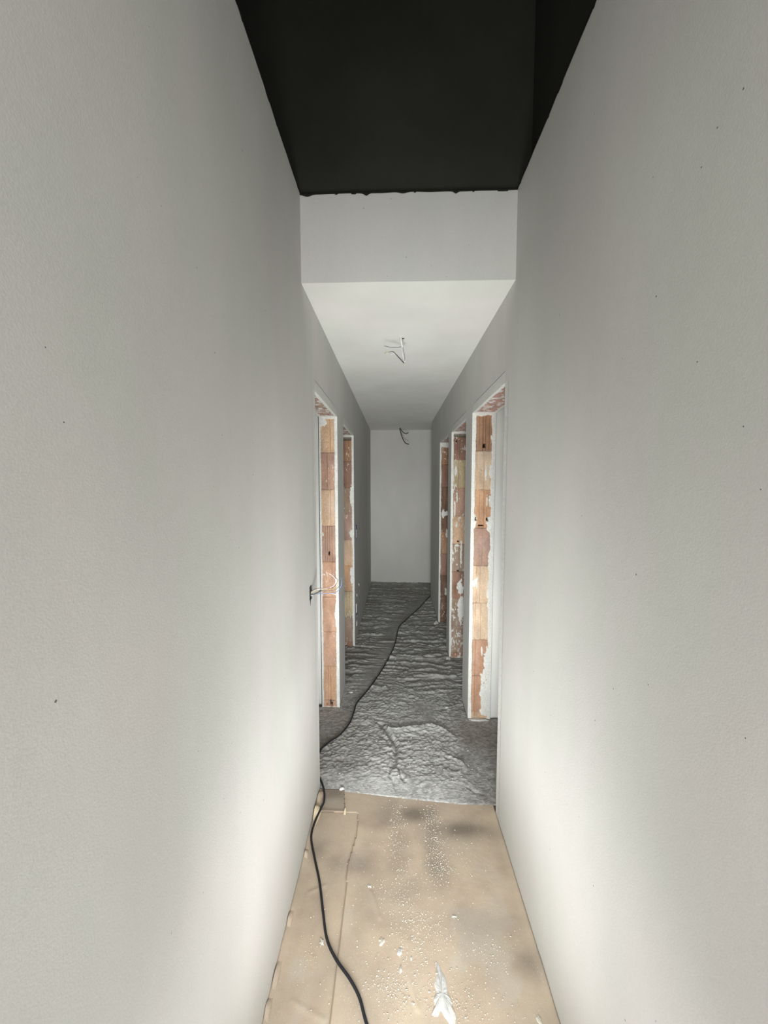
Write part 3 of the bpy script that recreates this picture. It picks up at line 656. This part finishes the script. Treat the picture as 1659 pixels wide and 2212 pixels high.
wr = [(M_whwire, [(-.42, 1.87, 1.182), (-.39, 1.90, 1.190), (-.35, 1.93, 1.186), (-.315, 1.94, 1.20), (-.306, 1.93, 1.232), (-.325, 1.93, 1.255), (-.338, 1.93, 1.263)], .0016),
      (M_yel, [(-.42, 1.868, 1.178), (-.395, 1.90, 1.184), (-.36, 1.93, 1.178), (-.325, 1.95, 1.176), (-.302, 1.95, 1.19), (-.300, 1.95, 1.215)], .0016),
      (M_blue, [(-.42, 1.868, 1.172), (-.39, 1.90, 1.166), (-.35, 1.93, 1.160), (-.31, 1.95, 1.160), (-.288, 1.96, 1.18), (-.278, 1.96, 1.21), (-.280, 1.96, 1.235)], .0016),
      (M_whwire, [(-.42, 1.868, 1.166), (-.39, 1.91, 1.164), (-.35, 1.94, 1.158), (-.31, 1.95, 1.150), (-.30, 1.95, 1.148)], .0018),
      (M_brwire, [(-.42, 1.868, 1.186), (-.40, 1.89, 1.196), (-.36, 1.92, 1.190), (-.325, 1.94, 1.188), (-.305, 1.95, 1.205), (-.298, 1.95, 1.225), (-.310, 1.94, 1.243)], .0016),
      (M_greycab, [(-.42, 1.868, 1.176), (-.40, 1.885, 1.172), (-.38, 1.90, 1.184), (-.355, 1.92, 1.176), (-.31, 1.94, 1.178), (-.287, 1.95, 1.20), (-.268, 1.95, 1.245)], .0014)]
for m_, pts, r_ in wr: kid(tube('wire', pts, r_*.88, m_, seg=7, n=8), b)
kid(tube('bare_wire_end', [(-.338, 1.93, 1.263), (-.345, 1.93, 1.266), (-.350, 1.93, 1.267)], .0012, M_copper, seg=6, n=4), b)
kid(tube('grey_sheath', [(-.421, 1.868, 1.172), (-.405, 1.882, 1.170), (-.39, 1.893, 1.176), (-.375, 1.905, 1.180)], .004, M_greycab, seg=8, n=6), b)

# ------------------------------------------------------------------ wires out of the low ceiling
c1 = empty('ceiling_wires', (.031, 2.43, ZC)); tag(c1, 'short loose wires with a plastered white stub hanging from the middle of the low ceiling', 'wires')
kid(tube('plastered_conduit', [(.031, 2.43, ZC+.005), (.032, 2.425, 2.595), (.037, 2.42, 2.568), (.040, 2.42, 2.553)], .006, M_gyp, seg=10, n=6, rfun=lambda s: .0052+.0015*math.sin(3*s+.6)), c1)
kid(tube('hole_shade_disc', [(.046, 2.455, ZC+.002), (.046, 2.455, ZC-.0015)], .007, M_box, seg=10, n=2), c1)  # flat dark disc painted as the shade of a hole
kid(tube('wire', [(.038, 2.42, 2.556), (.010, 2.42, 2.552), (-.03, 2.42, 2.553), (-.071, 2.42, 2.562)], .0016, M_greycab, seg=7, n=8), c1)
kid(tube('wire', [(.040, 2.42, 2.555), (.038, 2.42, 2.535), (.044, 2.42, 2.50), (.051, 2.42, 2.466)], .0028, M_whwire, seg=7, n=8), c1)
kid(tube('wire', [(.043, 2.42, 2.553), (.050, 2.42, 2.52), (.055, 2.42, 2.49), (.052, 2.42, 2.462)], .0012, M_greycab, seg=7, n=8), c1)
kid(tube('wire', [(.051, 2.42, 2.458), (.036, 2.42, 2.474), (.009, 2.42, 2.502), (-.010, 2.42, 2.522), (-.025, 2.42, 2.528), (-.042, 2.42, 2.524)], .0030, M_greycab, seg=7, n=8, rfun=lambda s: .0042-.0026*s), c1)
kid(tube('wire', [(.0, 2.42, 2.513), (-.014, 2.42, 2.514), (-.032, 2.42, 2.508)], .0022, M_whwire, seg=7, n=6), c1)
kid(tube('wire', [(.051, 2.42, 2.462), (.058, 2.42, 2.468), (.060, 2.42, 2.476)], .003, M_whwire, seg=7, n=6), c1)
kid(tube('wire', [(-.042, 2.42, 2.524), (-.055, 2.42, 2.527), (-.062, 2.42, 2.521), (-.068, 2.42, 2.516)], .0018, M_yel, seg=7, n=6), c1)
c2 = empty('ceiling_cables', (.057, 6.28, ZC)); tag(c2, 'two curved cables, black and grey, hanging at the far end of the low ceiling', 'cables')
kid(tube('cable', [(.057, 6.28, ZC+.01), (.072, 6.28, 2.58), (.095, 6.28, 2.50), (.130, 6.28, 2.414), (.167, 6.28, 2.368), (.215, 6.28, 2.354)], .0068, M_rubber, seg=9, n=8), c2)
o = kid(tube('cable', [(.060, 6.29, ZC+.01), (.085, 6.29, 2.592), (.110, 6.29, 2.560), (.140, 6.29, 2.534), (.174, 6.29, 2.525), (.204, 6.29, 2.545)], .0075, M_greycab, seg=9, n=8), c2); o['label'] = 'shorter grey cable'
kid(tube('conduit_stub', [(.055, 6.28, ZC+.01), (.055, 6.28, ZC-.012)], .010, M_whwire, seg=10, n=3), c2)

# ------------------------------------------------------------------ small fittings on the far left wall
def plate(name, label, y, z, w_, h_, dep, mat, cat, group=None, inset=None):
    me_b = boxes(name, [(XL, XL+dep, y-w_/2, y+w_/2, z-h_/2, z+h_/2)], mat)
    bv = me_b.modifiers.new('bev', 'BEVEL'); bv.width = min(dep, w_, h_)*.3; bv.segments = 2
    tag(me_b, label, cat, group)
    if inset:
        q = boxes('mounting_tab', [(XL+dep*.4, XL+dep+.0015, y-w_*.28, y+w_*.28, z-h_/2+inset[0]*h_, z-h_/2+inset[1]*h_)], inset[2], me_b)
    return me_b
plate('switch_box', 'upright switch box with bright white insert on the left wall past the second doorway', 4.06, 1.205, .075, .15, .008, M_slate, 'switch box', inset=(.12, .70, M_whwire))
plate('wall_socket_box', 'white upright socket insert low on the left wall, uppermost of the low column', 4.07, .385, .06, .10, .007, M_whwire, 'socket box', 'low socket boxes on the left wall')
plate('wall_socket_box', 'small dull bluish round socket box, second of the low column on the left wall', 4.08, .288, .05, .05, .007, M_slate, 'socket box', 'low socket boxes on the left wall', inset=(.3, .7, M_whwire))
plate('wall_socket_box', 'small white socket box lowest of the column near the second left jamb', 4.095, .205, .05, .055, .007, M_whwire, 'socket box', 'low socket boxes on the left wall')
plate('wall_socket_box', 'tiny white spot of a box farther along the left wall, upper of the pair', 4.365, .563, .03, .03, .006, M_whwire, 'socket box', 'single boxes on the far left wall')
plate('wall_socket_box', 'tiny white angled box just below the upper spot on the left wall', 4.147, .505, .045, .03, .006, M_whwire, 'socket box', 'single boxes on the far left wall')
